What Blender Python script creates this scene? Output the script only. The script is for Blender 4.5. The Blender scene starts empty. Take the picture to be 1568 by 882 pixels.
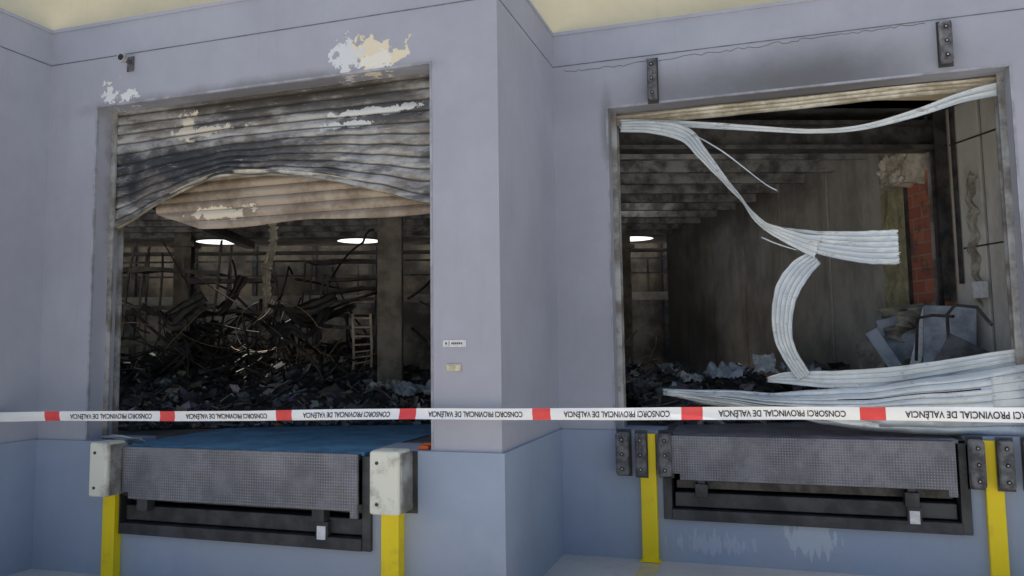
import bpy, bmesh, math, random
from mathutils import Vector, Matrix, noise as mnoise
random.seed(7)
scene=bpy.context.scene
COL=scene.collection
# ---------------- layout constants (metres) ----------------
Y1,Y2=5.196,6.765
XL0,XL1,XL2,XL3=-5.92,-5.388,-2.288,-1.764
XR1,XR2,XR3=-1.273,1.842,2.392
ZT,ZG,ZO,ZL,ZF=4.59,4.303,3.87,1.056,1.03
BA=math.atan2(Y2-Y1,XL3-XL0)
U=Vector((math.cos(BA),math.sin(BA),0)); V=Vector((-math.sin(BA),math.cos(BA),0))
def UV(u,v,z): 
    p=U*u+V*v; return Vector((p.x,p.y,z))
VB=6.952
# ---------------- material helpers ----------------
class NB:
    def __init__(s,name):
        s.m=bpy.data.materials.new(name); s.m.use_nodes=True
        s.nt=s.m.node_tree; s.n=s.nt.nodes; s.l=s.nt.links
        s.b=s.n['Principled BSDF']; s.out=s.n['Material Output']
        s.tc=s.n.new('ShaderNodeTexCoord'); s.P=s.tc.outputs['Object']
    def link(s,a,b): s.l.new(a,b)
    def noise(s,scale,detail=6,rough=.6,vec=None,stretch=None,dist=0):
        v=vec or s.P
        if stretch:
            mp=s.n.new('ShaderNodeMapping'); mp.inputs['Scale'].default_value=stretch; s.link(v,mp.inputs['Vector']); v=mp.outputs['Vector']
        t=s.n.new('ShaderNodeTexNoise'); t.inputs['Scale'].default_value=scale; t.inputs['Detail'].default_value=min(detail,5)
        t.inputs['Roughness'].default_value=rough; t.inputs['Distortion'].default_value=dist
        s.link(v,t.inputs['Vector']); return t.outputs['Fac']
    def math(s,op,a,b=None,c=None,clamp=False):
        m=s.n.new('ShaderNodeMath'); m.operation=op; m.use_clamp=clamp
        for i,x in enumerate((a,b,c)):
            if x is None: continue
            if isinstance(x,(int,float)): m.inputs[i].default_value=x
            else: s.link(x,m.inputs[i])
        return m.outputs[0]
    def ramp(s,f,lo,hi,a=0.,b=1.):
        m=s.n.new('ShaderNodeMapRange'); m.interpolation_type='SMOOTHSTEP'
        m.inputs[1].default_value=lo; m.inputs[2].default_value=hi; m.inputs[3].default_value=a; m.inputs[4].default_value=b
        s.link(f,m.inputs[0]); return m.outputs[0]
    def mix(s,f,a,b,mode='MIX'):
        m=s.n.new('ShaderNodeMix'); m.data_type='RGBA'; m.blend_type=mode
        for sock,x in ((m.inputs[0],f),(m.inputs[6],a),(m.inputs[7],b)):
            if isinstance(x,(int,float)): sock.default_value=x
            elif isinstance(x,(tuple,list)): sock.default_value=(x[0],x[1],x[2],1)
            else: s.link(x,sock)
        return m.outputs[2]
    def sep(s):
        q=s.n.new('ShaderNodeSeparateXYZ'); s.link(s.P,q.inputs[0]); return q.outputs
    def attr(s,name):
        a=s.n.new('ShaderNodeAttribute'); a.attribute_name=name; return a.outputs['Fac']
    def patch(s,c,r,nscale=3.,amt=.6,lo=.85,hi=1.0,strength=1.,detail=5,rough=.65,stretch=None):
        """irregular stain centred on c with radii r: 1 inside, 0 outside"""
        a=s.n.new('ShaderNodeVectorMath'); a.operation='SUBTRACT'; s.link(s.P,a.inputs[0]); a.inputs[1].default_value=c
        d=s.n.new('ShaderNodeVectorMath'); d.operation='DIVIDE'; s.link(a.outputs[0],d.inputs[0]); d.inputs[1].default_value=r
        L=s.n.new('ShaderNodeVectorMath'); L.operation='LENGTH'; s.link(d.outputs[0],L.inputs[0])
        nz=s.noise(nscale,detail,rough,stretch=stretch)
        k=s.math('MULTIPLY_ADD',nz,amt*2,-amt); k=s.math('ADD',L.outputs['Value'],k)
        return s.ramp(k,lo,hi,strength,0.)
    def bump(s,h,strength=.3,dist=.01,prev=None):
        b=s.n.new('ShaderNodeBump'); b.inputs['Strength'].default_value=strength; b.inputs['Distance'].default_value=dist
        s.link(h,b.inputs['Height'])
        if prev: s.link(prev,b.inputs['Normal'])
        return b.outputs[0]
    def done(s,col=None,rough=.7,metal=0.,normal=None,spec=.4):
        if col is not None:
            if isinstance(col,(tuple,list)): s.b.inputs['Base Color'].default_value=(*col,1)
            else: s.link(col,s.b.inputs['Base Color'])
        if isinstance(rough,(int,float)): s.b.inputs['Roughness'].default_value=rough
        else: s.link(rough,s.b.inputs['Roughness'])
        s.b.inputs['Metallic'].default_value=metal
        s.b.inputs['Specular IOR Level'].default_value=spec
        if normal: s.link(normal,s.b.inputs['Normal'])
        return s.m
def simple(name,c,c2=None,scale=8,rough=.7,metal=0,bump=.2,bev=0,spec=.4,lo=.35,hi=.65):
    s=NB(name); c2=c2 or tuple(x*.6 for x in c)
    f=s.ramp(s.noise(scale,5,.65),lo,hi)
    col=s.mix(f,c2,c)
    nrm=s.bump(s.noise(scale*6,3,.6),bump,.004) if bump else None
    return s.done(col,rough,metal,nrm,spec)
# ---------------- geometry helpers ----------------
def new_obj(name,me,mat=None,parent=None):
    o=bpy.data.objects.new(name,me); COL.objects.link(o)
    if mat is not None:
        for m in (mat if isinstance(mat,(list,tuple)) else [mat]): me.materials.append(m)
    if parent: o.parent=parent
    return o
def empty(name,loc=(0,0,0)):
    e=bpy.data.objects.new(name,None); COL.objects.link(e); e.empty_display_size=.2; return e
def pydata(name,v,f,mat=None,parent=None,smooth=False):
    me=bpy.data.meshes.new(name); me.from_pydata([tuple(x) for x in v],[],f); me.update()
    if smooth:
        for p in me.polygons: p.use_smooth=True
    return new_obj(name,me,mat,parent)
BF=[(0,3,2,1),(4,5,6,7),(0,1,5,4),(1,2,6,5),(2,3,7,6),(3,0,4,7)]
def boxes(name,lst,mat,parent=None,bevel=0,frame=None,segs=2):
    v=[];f=[]
    for b in lst:
        x0,x1,y0,y1,z0,z1=b; k=len(v)
        v+=[(x0,y0,z0),(x1,y0,z0),(x1,y1,z0),(x0,y1,z0),(x0,y0,z1),(x1,y0,z1),(x1,y1,z1),(x0,y1,z1)]
        f+=[tuple(k+i for i in q) for q in BF]
    if frame: v=[frame(*p) for p in v]
    o=pydata(name,v,f,mat,parent)
    if bevel:
        m=o.modifiers.new('b','BEVEL'); m.width=bevel; m.segments=segs; m.limit_method='ANGLE'
    return o
def cyl(name,c,axis,r,h,mat,parent=None,n=20):
    bm=bmesh.new(); bmesh.ops.create_cone(bm,cap_ends=True,segments=n,radius1=r,radius2=r,depth=h)
    q=Vector((0,0,1)).rotation_difference(Vector(axis)).to_matrix().to_4x4()
    bm.transform(Matrix.Translation(c)@q)
    me=bpy.data.meshes.new(name); bm.to_mesh(me); bm.free(); return new_obj(name,me,mat,parent)
def catmull(P,n):
    out=[];m=len(P)
    for i in range(n+1):
        t=i/n*(m-1); k=min(int(t),m-2); t-=k
        p0,p1,p2,p3=P[max(k-1,0)],P[k],P[k+1],P[min(k+2,m-1)]
        out.append(tuple(.5*((2*b)+(-a+c)*t+(2*a-5*b+4*c-d)*t*t+(-a+3*b-3*c+d)*t**3) for a,b,c,d in zip(p0,p1,p2,p3)))
    return out
def lerp_tab(T,x):
    if x<=T[0][0]: return T[0][1]
    for (a,b),(c,d) in zip(T,T[1:]):
        if x<=c:
            t=(x-a)/(c-a); t=t*t*(3-2*t)*.5+t*.5; return b+(d-b)*t
    return T[-1][1]
def set_attr(o,name,vals):
    a=o.data.attributes.new(name,'FLOAT','POINT'); a.data.foreach_set('value',vals)
def ribbon(name,P,mat,parent,ribs=4,amp=.008,n=90,seg=None,thick=.0015,ragged=0.):
    """P rows: x,y,z,halfwidth,twist(deg)"""
    S=catmull(P,n); seg=seg or ribs*6; v=[];f=[];at=[]
    for i,s in enumerate(S):
        a=Vector(S[max(i-1,0)][:3]); b=Vector(S[min(i+1,n)][:3]); t=(b-a).normalized()
        w=Vector((0,1,0)).cross(t); 
        if w.length<1e-4: w=Vector((0,0,1))
        w.normalize(); nr=t.cross(w).normalized()
        R=Matrix.Rotation(math.radians(s[4]),3,t); w=R@w; nr=R@nr
        for j in range(seg+1):
            q=j/seg*2-1
            g=abs(math.sin((j/seg)*ribs*math.pi)); o=amp*(g**.6)
            hw=s[3]*(1+.06*mnoise.noise(Vector((i*.15,3.1,0)))+ragged*mnoise.noise(Vector((i*.5,9.1,0))))
            wob=.010*mnoise.noise(Vector((i*.12,j*.3,7)))+.004*mnoise.noise(Vector((i*.5,j*.5,2)))
            e=Vector((0,0,0))
            if i in(0,n): e=t*(.03*mnoise.noise(Vector((j*.9,i,3)))*(1 if i else -1))
            v.append(Vector(s[:3])+w*q*hw+nr*(o+wob)+e); at.append(g)
    for i in range(n):
        for j in range(seg):
            k=i*(seg+1)+j; f.append((k,k+1,k+seg+2,k+seg+1))
    o=pydata(name,v,f,mat,parent,True); set_attr(o,'groove',at)
    m=o.modifiers.new('s','SOLIDIFY'); m.thickness=thick
    return o
# ---------------- materials ----------------
def wall_mat(name,base,patches,extra=None):
    s=NB(name)
    n1=s.ramp(s.noise(.9,5,.6),.3,.7); n2=s.ramp(s.noise(9,5,.7),.35,.75)
    col=s.mix(n1,tuple(x*.91 for x in base),tuple(min(x*1.06,1) for x in base))
    col=s.mix(s.math('MULTIPLY',n2,.09),col,tuple(x*.6 for x in base))
    st=s.ramp(s.noise(4,5,.7,stretch=(3,3,.2)),.54,.8,0,.13)
    col=s.mix(st,col,(.2,.2,.2))
    z=s.sep()[2]
    low=s.math('MULTIPLY',s.ramp(z,0.,.6,.8,0.),s.ramp(s.noise(2.3,5,.7),.35,.7))
    col=s.mix(s.math('MULTIPLY',low,.4),col,(.40,.40,.39))
    scuff=s.ramp(s.noise(22,4,.8),.70,.74,0,.35)
    col=s.mix(scuff,col,(.66,.67,.68))
    ph=None
    for p in patches:
        m=s.patch(*p[0],**p[2]); col=s.mix(m,col,p[1])
        if p[2].get('hi',1)-p[2].get('lo',.85)<.06:
            ph=m if ph is None else s.math('MAXIMUM',ph,m)
    nrm=s.bump(s.noise(2.5,3,.5),.25,.02); nrm=s.bump(s.noise(110,2,.6),.2,.002,nrm)
    if ph is not None:
        nn=s.n.new('ShaderNodeBump'); nn.invert=True; nn.inputs['Strength'].default_value=.8; nn.inputs['Distance'].default_value=.004
        s.link(ph,nn.inputs['Height']); s.link(nrm,nn.inputs['Normal']); nrm=nn.outputs[0]
    return s.done(col,.62,0,nrm,.35)
SH=dict(lo=.97,hi=1.0)
cream=(.82,.72,.54)
BASE=(.43,.437,.495)
M_wallL=wall_mat('painted_concrete_a',BASE,[
 (((-3.8,Y1,3.86),(1.9,.6,.10)),(.10,.09,.08),dict(nscale=2.5,amt=.7,lo=.2,hi=1.1,strength=.5)),
 (((-5.36,Y1+.22,3.2),(.06,.16,.9)),(.07,.065,.06),dict(nscale=4,amt=.6,lo=.2,hi=1.1,strength=.7)),
 (((-2.80,Y1,4.01),(.24,.5,.12)),cream,dict(nscale=7,amt=2.4,**SH)),
 (((-2.72,Y1,3.94),(.12,.5,.07)),(.84,.80,.70),dict(nscale=12,amt=2.0,**SH)),
 (((-3.0,Y1,4.02),(.10,.5,.12)),(.72,.73,.74),dict(nscale=14,amt=3.0,**SH)),
 (((-5.06,Y1,3.93),(.08,.5,.05)),(.82,.82,.80),dict(nscale=14,amt=2.4,**SH)),
 (((-5.26,Y1,3.98),(.06,.5,.09)),(.8,.8,.79),dict(nscale=16,amt=3.0,**SH)),
])
M_wallR=wall_mat('painted_concrete_b',BASE,[
 (((.25,Y2,3.93),(1.75,.8,.38)),(.08,.08,.08),dict(nscale=1.2,amt=.35,lo=.0,hi=1.15,strength=.78)),
 (((-1.28,Y2,3.7),(.07,.6,.4)),(.06,.055,.05),dict(nscale=4,amt=.6,lo=.2,hi=1.2,strength=.4)),
])
M_plinth=wall_mat('bluish_concrete_plinth',(.33,.39,.50),[  # plinth colour bluer and darker than the wall above the ledge
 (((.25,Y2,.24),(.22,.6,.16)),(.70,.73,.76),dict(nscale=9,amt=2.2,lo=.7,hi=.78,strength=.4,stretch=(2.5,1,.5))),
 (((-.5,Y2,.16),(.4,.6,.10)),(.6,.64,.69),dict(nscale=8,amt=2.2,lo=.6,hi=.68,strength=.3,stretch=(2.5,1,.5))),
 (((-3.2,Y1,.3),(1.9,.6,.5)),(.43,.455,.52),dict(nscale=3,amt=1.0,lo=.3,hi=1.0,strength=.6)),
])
M_beige=wall_mat('beige_precast_panel',(.86,.75,.50),[])
M_seam=simple('joint_shadow_gap',(.20,.205,.235),bump=0)
M_seamB=simple('partition_seam_dark',(.06,.055,.05),bump=0)
s=NB('burnt_shutter_paint')
gr=s.attr('groove')
rust=s.ramp(s.noise(2.2,5,.7,stretch=(1,1,2.5)),.40,.60)
col=s.mix(rust,(.26,.23,.20),(.50,.49,.47))
so=s.ramp(s.noise(1.5,5,.72,stretch=(.6,1,2.2)),.45,.57)
col=s.mix(s.math('MULTIPLY',so,.8),col,(.06,.06,.065))
col=s.mix(s.patch((-4.65,Y1,3.36),(1.25,.9,.25),nscale=3,amt=1.2,lo=.3,hi=1.0,strength=.92),col,(.03,.035,.045))
col=s.mix(s.patch((-3.6,Y1,3.84),(2.2,.9,.12),nscale=3,amt=.9,lo=.3,hi=1.2,strength=.85),col,(.05,.04,.03))
for c,r,cc in [((-4.62,Y1,3.72),(.10,.9,.13),(.78,.70,.56)),((-4.45,Y1,3.62),(.3,.9,.045),(.7,.64,.54)),((-2.85,Y1,3.62),(.34,.9,.035),(.68,.69,.68)),((-3.05,Y1,3.535),(.22,.9,.03),(.66,.68,.68))]:
    col=s.mix(s.patch(c,r,nscale=9,amt=2.2,**SH),col,cc)
streak=s.ramp(s.noise(10,5,.85,stretch=(.3,1,5)),.615,.65)
col=s.mix(s.math('MULTIPLY',streak,.7),col,(.62,.62,.62))
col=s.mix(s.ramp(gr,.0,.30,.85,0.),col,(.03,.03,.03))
M_burnt=s.done(col,.55,.1,s.bump(s.noise(30,5,.7),.3,.004),.4)
s=NB('shutter_rear_brown'); col=s.mix(s.ramp(s.noise(3,5,.7),.35,.65),(.24,.18,.13),(.46,.38,.30))
col=s.mix(s.patch((-4.3,Y1,2.92),(.25,.9,.05),nscale=9,amt=2.2,**SH),col,(.78,.69,.54))
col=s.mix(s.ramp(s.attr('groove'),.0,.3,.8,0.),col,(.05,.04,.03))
M_rear=s.done(col,.6,.1,s.bump(s.noise(30,4,.6),.3,.004))
s=NB('shutter_white'); 
col=s.mix(s.ramp(s.noise(3.5,5,.7),.35,.75),(.60,.65,.67),(.78,.82,.83))
col=s.mix(s.math('MULTIPLY',s.ramp(s.noise(9,5,.85,stretch=(.6,1,2)),.57,.67),.65),col,(.24,.23,.21))
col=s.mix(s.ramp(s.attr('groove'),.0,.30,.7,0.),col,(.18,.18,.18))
M_white=s.done(col,.42,.1,s.bump(s.noise(22,4,.6),.25,.004),.5)
s=NB('shutter_cream'); 
col=s.mix(s.ramp(s.noise(4,5,.75,stretch=(.6,1,1)),.4,.65),(.40,.35,.26),(.78,.74,.62))
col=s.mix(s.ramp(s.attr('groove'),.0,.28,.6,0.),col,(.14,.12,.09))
M_cream=s.done(col,.5,.1,s.bump(s.noise(22,4,.6),.25,.004),.4)
M_steel=simple('charred_steel',(.12,.115,.11),(.045,.042,.042),6,.5,.3)
M_frame=simple('black_steel_frame',(.075,.075,.08),(.035,.035,.037),5,.5,.2)
M_void=simple('painted_recess_darkness',(.02,.02,.02),rough=.9,bump=0)  # near-black colour paints in the darkness of pits and bolt holes
M_guide=simple('galvanised_guide',(.50,.50,.49),(.22,.20,.17),5,.5,.3)
M_rubber=simple('worn_rubber',(.19,.19,.195),(.06,.06,.065),12,.75,0,.5)
M_yellow=simple('yellow_paint',(.93,.70,.01),(.84,.60,.02),7,.45,0,.12,0,lo=.3,hi=.45)
M_bump=simple('cream_bumper_paint',(.76,.75,.64),(.40,.39,.34),5,.6,0,.35,0,lo=.28,hi=.48)
M_label=simple('white_label',(.78,.79,.80),(.62,.62,.62),20,.4)
M_black=simple('ink',(.03,.03,.04),rough=.6,bump=0)
M_lblY=simple('cream_label',(.76,.70,.46),(.5,.45,.3),20,.4)
def checker(name,c1,c2,k=150):
    s=NB(name); x=s.n.new('ShaderNodeSeparateXYZ'); s.link(s.P,x.inputs[0])
    yz=s.math('ADD',x.outputs[2],x.outputs[1])
    a=s.math('SINE',s.math('MULTIPLY',s.math('ADD',x.outputs[0],yz),k)); b=s.math('SINE',s.math('MULTIPLY',s.math('SUBTRACT',x.outputs[0],yz),k))
    p=s.ramp(s.math('MULTIPLY',a,b),.25,.6)
    base=s.mix(s.ramp(s.noise(4,5,.7),.35,.65),c2,c1)
    wear=s.math('MULTIPLY',p,s.ramp(s.noise(3,5,.6),.35,.6,.12,.6))
    col=s.mix(wear,base,tuple(min(1,x*1.2+.2) for x in c1))
    col=s.mix(s.math('MULTIPLY',s.ramp(s.noise(6,5,.75),.55,.7),.5),col,(.20,.17,.14))
    return s.done(col,.5,.2,s.bump(p,.9,.004),.5)
M_lip=checker('checker_plate_grey',(.22,.22,.245),(.13,.13,.15))
M_deck=checker('checker_plate_blue',(.12,.36,.58),(.07,.19,.32))
s=NB('concrete_ground'); n=s.ramp(s.noise(.9,5,.65),.3,.7)
col=s.mix(n,(.50,.48,.44),(.60,.58,.54)); col=s.mix(s.math('MULTIPLY',s.ramp(s.noise(40,5,.7),.5,.7),.3),col,(.32,.30,.28))
col=s.mix(s.ramp(s.noise(3,5,.75),.6,.7,0,.4),col,(.36,.34,.31))
M_ground=s.done(col,.85,0,s.bump(s.noise(60,4,.7),.4,.006),.3)
M_gy=simple('worn_yellow_ground_paint',(.70,.54,.18),(.50,.46,.38),9,.7,0,.3,0)
# interior
M_ifloor=simple('sooty_floor',(.18,.175,.17),(.08,.08,.08),2.5,.8,0,.4,0)
M_iceil=simple('sooty_ceiling',(.13,.125,.12),(.045,.043,.042),2,.9,0,0,0)
M_purlin=simple('sooty_purlin',(.46,.46,.45),(.12,.115,.11),4,.6,.1,0,0)
s=NB('partition_panel')
col=s.mix(s.ramp(s.noise(1.3,5,.6),.3,.7),(.56,.525,.465),(.68,.65,.59))
col=s.mix(s.math('MULTIPLY',s.ramp(s.noise(2.0,5,.7,stretch=(1,1,.4)),.46,.66),.5),col,(.24,.21,.18))
col=s.mix(s.patch((-2.0,14.8,2.0),(2.8,5.6,3.6),nscale=.9,amt=.6,lo=.2,hi=1.2,strength=.88),col,(.075,.072,.068))
col=s.mix(s.patch((.4,10.8,1.2),(1.3,2.5,1.0),nscale=1.3,amt=.8,lo=.3,hi=1.25,strength=.65),col,(.13,.12,.11))
col=s.mix(s.patch((-.4,12.4,3.9),(1.8,4.2,.5),nscale=2,amt=.8,lo=.2,hi=1.2,strength=.7),col,(.09,.08,.07))
M_part=s.done(col,.75,0,s.bump(s.noise(8,5,.6),.2,.01),.3)
s=NB('back_wall_panel')
col=s.mix(s.ramp(s.noise(.7,5,.65),.38,.66),(.10,.085,.065),(.40,.33,.23))
M_back=s.done(col,.8,0,None,.2)
s=NB('exposed_brick'); br=s.n.new('ShaderNodeTexBrick')
q=s.sep(); cb_=s.n.new('ShaderNodeCombineXYZ'); s.link(q[1],cb_.inputs[0]); s.link(q[2],cb_.inputs[1]); s.link(cb_.outputs[0],br.inputs['Vector'])
br.inputs['Color1'].default_value=(.56,.20,.12,1); br.inputs['Color2'].default_value=(.42,.14,.09,1); br.inputs['Mortar'].default_value=(.36,.30,.25,1)
br.inputs['Scale'].default_value=4; br.inputs['Brick Width'].default_value=.9; br.inputs['Row Height'].default_value=.5; br.inputs['Mortar Size'].default_value=.025
col=s.mix(s.ramp(s.noise(4,5,.7),.5,.66,0,.8),br.outputs['Color'],(.12,.10,.09))
M_brick=s.done(col,.85,0,s.bump(br.outputs['Fac'],.5,-.01),.2)
M_lime=simple('mineral_wool_yellow',(.50,.46,.27),(.34,.30,.18),7,.95,0,.8,0)
M_wool=simple('mineral_wool_pale',(.70,.64,.54),(.36,.32,.25),7,.95,0,1.,0)
M_wheap=simple('sooty_wool',(.44,.41,.33),(.18,.16,.14),6,.95,0,1.,0)
M_slabB=simple('blue_grey_panel',(.44,.48,.53),(.22,.24,.27),4,.6)
s=NB('ash_debris'); at=s.n.new('ShaderNodeAttribute'); at.attribute_name='col'
col=s.mix(s.math('MULTIPLY',s.ramp(s.noise(14,5,.7),.4,.65),.6),at.outputs['Color'],(.06,.06,.06))
M_ash=s.done(col,.8,0,s.bump(s.noise(40,3,.7),.5,.006),.3)
s=NB('skylight_plastic'); t=s.n.new('ShaderNodeBsdfTranslucent'); t.inputs[0].default_value=(.92,.94,.96,1); s.link(t.outputs[0],s.out.inputs[0]); M_sky=s.m
s=NB('tape_white'); M_tw=s.done(s.mix(s.ramp(s.noise(5,5,.6),.3,.7),(.88,.88,.88),(.93,.93,.93)),.35,0,s.bump(s.noise(9,3,.5),.3,.01),.5)
M_tr=simple('tape_red',(.85,.09,.09),(.74,.06,.06),5,.35,0,.1,0)

# ================= dock building =================
bld=empty('loading_dock_building')
def bay(x0,y,o1,o2,mat,tag,pit,ret=True):
    x3=x0+(XL3-XL0); W=.30; pa,pb=pit; e=.002
    L=[(x0,o1,y,y+W,ZL,ZT-.0),(o2,x3,y,y+W,ZL,ZT),(o1+0,o2-0,y,y+W,ZO,ZT)]
    boxes('bay_wall_'+tag,L,mat,bld)
    P=.025
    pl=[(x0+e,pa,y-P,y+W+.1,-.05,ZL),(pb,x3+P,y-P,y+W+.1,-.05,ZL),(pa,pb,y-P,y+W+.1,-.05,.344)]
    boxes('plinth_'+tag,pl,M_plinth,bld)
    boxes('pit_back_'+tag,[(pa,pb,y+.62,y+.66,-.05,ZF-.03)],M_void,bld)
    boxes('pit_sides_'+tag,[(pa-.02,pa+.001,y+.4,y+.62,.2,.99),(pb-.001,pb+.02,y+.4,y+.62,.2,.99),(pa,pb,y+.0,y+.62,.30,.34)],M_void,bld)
    boxes('joint_'+tag,[(x0+.003,x3+.0,y-.003,y+.01,ZG-.005,ZG+.003)],M_seam,bld)
    boxes('coping_'+tag,[(x0+.003,x3+.012,y-.012,y+W,ZT,ZT+.03)],mat,bld)
    if ret:
        D=Y2-Y1
        boxes('return_wall_'+tag,[(x3-.25,x3-.0,y+W,y+D,ZL,ZT)],mat,bld)
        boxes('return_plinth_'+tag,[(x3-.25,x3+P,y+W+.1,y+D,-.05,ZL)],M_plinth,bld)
        boxes('return_joint_'+tag,[(x3-.01,x3+.003,y-.003,y+D,ZG-.005,ZG+.003)],M_seam,bld)
        boxes('return_coping_'+tag,[(x3-.25,x3+.012,y+W,y+D,ZT,ZT+.03)],mat,bld)
    D=Y2-Y1
    pydata('saw_tooth_roof_'+tag,[(x0,y+.02,ZT-.12),(x3-.01,y+.02,ZT-.12),(x3-.01,y+D,ZT-.12),(x0,y+.02,ZT-.2),(x3-.01,y+.02,ZT-.2),(x3-.01,y+D,ZT-.2)],[(0,1,2),(3,5,4)],M_iceil,bld)
bay(XL0,Y1,XL1,XL2,M_wallL,'a',(-5.04,-2.74))
bay(XL3,Y2,XR1,XR2,M_wallR,'b',(-.875,1.385))
DX,DY=XL3-XL0,Y2-Y1
bay(XL0-DX,Y1-DY,XL1-DX,XL2-DX,M_wallL,'c',(-5.04-DX,-2.74-DX))
bay(XL3+DX,Y2+DY,XR1+DX,XR2+DX,M_wallR,'d',(-.875+DX,1.385+DX))
random.seed(3); cu=bpy.data.curves.new('header_crack','CURVE'); cu.dimensions='3D'; cu.bevel_depth=.002
pts=[]; x=-1.66; z=4.265
while x<1.3:
    pts.append((x,Y2-.001,z)); x+=random.uniform(.02,.06); z=4.265+random.uniform(-.012,.012)+.02*math.sin(x*1.2)
sp=cu.splines.new('POLY'); sp.points.add(len(pts)-1)
for i,p in enumerate(pts): sp.points[i].co=(*p,1)
o=bpy.data.objects.new('header_crack',cu); COL.objects.link(o); cu.materials.append(M_steel); o.parent=bld
random.seed(7)
us=[-26,-19.5,-13,-6.6,-.2,6.2,12.6,19,26]
L=[]
for a,b in zip(us,us[1:]):
    for z0,z1 in ((4.0,5.02),(5.03,6.4),(6.41,7.8),(7.81,9.2)): L.append((a+.006,b-.006,VB,VB+.25,z0,z1))
boxes('upper_facade',L,M_beige,bld,frame=UV)
boxes('upper_facade_core',[(-26,26,VB+.05,VB+.24,4.001,9.19)],M_seam,bld,frame=UV)
boxes('facade_cap',[(-26,26,VB-.06,VB+.3,9.2,9.3)],M_beige,bld,frame=UV)
# ---- interior shell ----
ceil=[];cf=[]
def quad(a,b,c,d,z=4.0):
    k=len(ceil); ceil.extend([UV(a,c,z),UV(b,c,z),UV(b,d,z),UV(a,d,z)]); cf.append((k,k+1,k+2,k+3))
# roof gaps added to let daylight in over rubble and back wall
quad(-18,12,VB,11.4); quad(-18,-4.4,11.4,12.5); quad(-3.4,2.2,11.4,12.5); quad(3.0,12,11.4,12.5); quad(-18,12,12.5,14.4)
quad(-18,-7.8,14.4,15.3); quad(-6.4,-2.4,14.4,15.3); quad(-1.2,12,14.4,15.3); quad(-18,12,15.3,15.9)
cen=[-16.9,-14,-11.1,-8.2,-5.3,-2.4,.5,3.4,6.3,9.2]
quad(-18.5,-18.35,15.9,17.3); quad(10.65,12,15.9,17.3); quad(-18,12,18.2,19.0)  # roof strip left open here to light the back wall
def hole(a,b,c,d,cu,cv,r,z=4.0):
    n=32;k=len(ceil)
    for i in range(n):
        t=2*math.pi*i/n; cx,sx=math.cos(t),math.sin(t); m=max(abs(cx)/((b-a)/2),abs(sx)/((d-c)/2))
        ceil.append(UV(cu+r*cx,cv+r*sx,z)); ceil.append(UV((a+b)/2+cx/m,(c+d)/2+sx/m,z))
    for i in range(n):
        j=(i+1)%n; cf.append((k+2*i,k+2*i+1,k+2*j+1,k+2*j))
for c in cen: hole(c-1.45,c+1.45,15.9,17.3,c,16.6,.45)
pydata('warehouse_ceiling',ceil,cf,M_iceil,bld)
for c in cen:
    sk=empty('skylight')
    n=24; vv=[UV(c,16.6,4.12)]+[UV(c+.47*math.cos(2*math.pi*i/n),16.6+.47*math.sin(2*math.pi*i/n),4.02) for i in range(n)]
    pydata('dome',vv,[(0,1+i,1+(i+1)%n) for i in range(n)],M_sky,sk,True)
boxes('purlins',[(-16,11,7.75+i*.66,7.83+i*.66,3.80,3.96) for i in range(11)],M_purlin,bld,frame=UV)
boxes('lintel_beam',[(-16,11,7.25,7.45,3.62,3.66),(-16,11,7.34,7.37,3.66,3.86),(-16,11,7.25,7.45,3.86,3.90)],M_steel,bld,frame=UV)
boxes('main_girders',[(u-.08,u+.08,7.5,15,3.66,3.79) for u in (-9,-4.2)],M_steel,bld,frame=UV)
fl=[UV(-18,VB,ZF),UV(12,VB,ZF),UV(12,19.6,ZF),UV(-18,19.6,ZF)]
pydata('warehouse_floor',fl,[(0,1,2,3)],M_ifloor,bld)
for tag,x0,y,pa,pb in (('a',XL0,Y1,-5.04,-2.74),('b',XL3,Y2,-.875,1.385)):
    x3=x0+DX; z=ZF-.003
    pydata('dock_floor_'+tag,[(x0,y+.02,z),(x3,y+.02,z),(x3,y+DY+.3,z),(x0,y+.3,z)],[(0,1,2,3)],M_ifloor,bld)
boxes('back_wall',[(-18,12,19.6,19.8,ZF,8)],M_back,bld,frame=UV)
boxes('back_wall_posts',[(-17+i*1.45,-16.9+i*1.45,19.45,19.58,ZF,4.6) for i in range(20)],M_steel,bld,frame=UV)
boxes('side_walls',[(-18.2,-18,VB,19.6,ZF,4.3),(12,12.2,VB,19.6,ZF,4.3)],M_iceil,bld,frame=UV)
mz=empty('mezzanine_walkway')
boxes('deck',[(-16,11,17.0,17.12,2.72,2.90),(-16,11,17.12,18.2,2.83,2.88)],simple('mezz_grey',(.50,.48,.45),(.26,.24,.21),2),mz,frame=UV)
boxes('rails',[(-16,11,17.03,17.06,3.3,3.34),(-16,11,17.03,17.06,3.62,3.66)]+[(-16+i*.9,-15.96+i*.9,17.03,17.06,2.90,3.66) for i in range(30)],M_steel,mz,frame=UV)
boxes('posts',[(-15+i*2.9,-14.86+i*2.9,17.0,17.14,ZF,2.72) for i in range(9)],M_steel,mz,frame=UV)
M_colm=simple('column_scorched',(.34,.30,.25),(.15,.13,.11),3)
for u,v in ((-1.05,10.0),(-9.3,12.2),(2.9,15.2),(-5.2,14.4)):
    c=empty('steel_column')
    boxes('column_shaft',[(u-.15,u+.15,v-.12,v-.09,ZF,3.95),(u-.15,u+.15,v+.09,v+.12,ZF,3.95),(u-.012,u+.012,v-.09,v+.09,ZF,3.95),(u-.2,u+.2,v-.18,v+.18,ZF,ZF+.03),(u-.22,u+.22,v-.18,v+.18,3.62,3.70)],M_colm,c,frame=UV)
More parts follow.
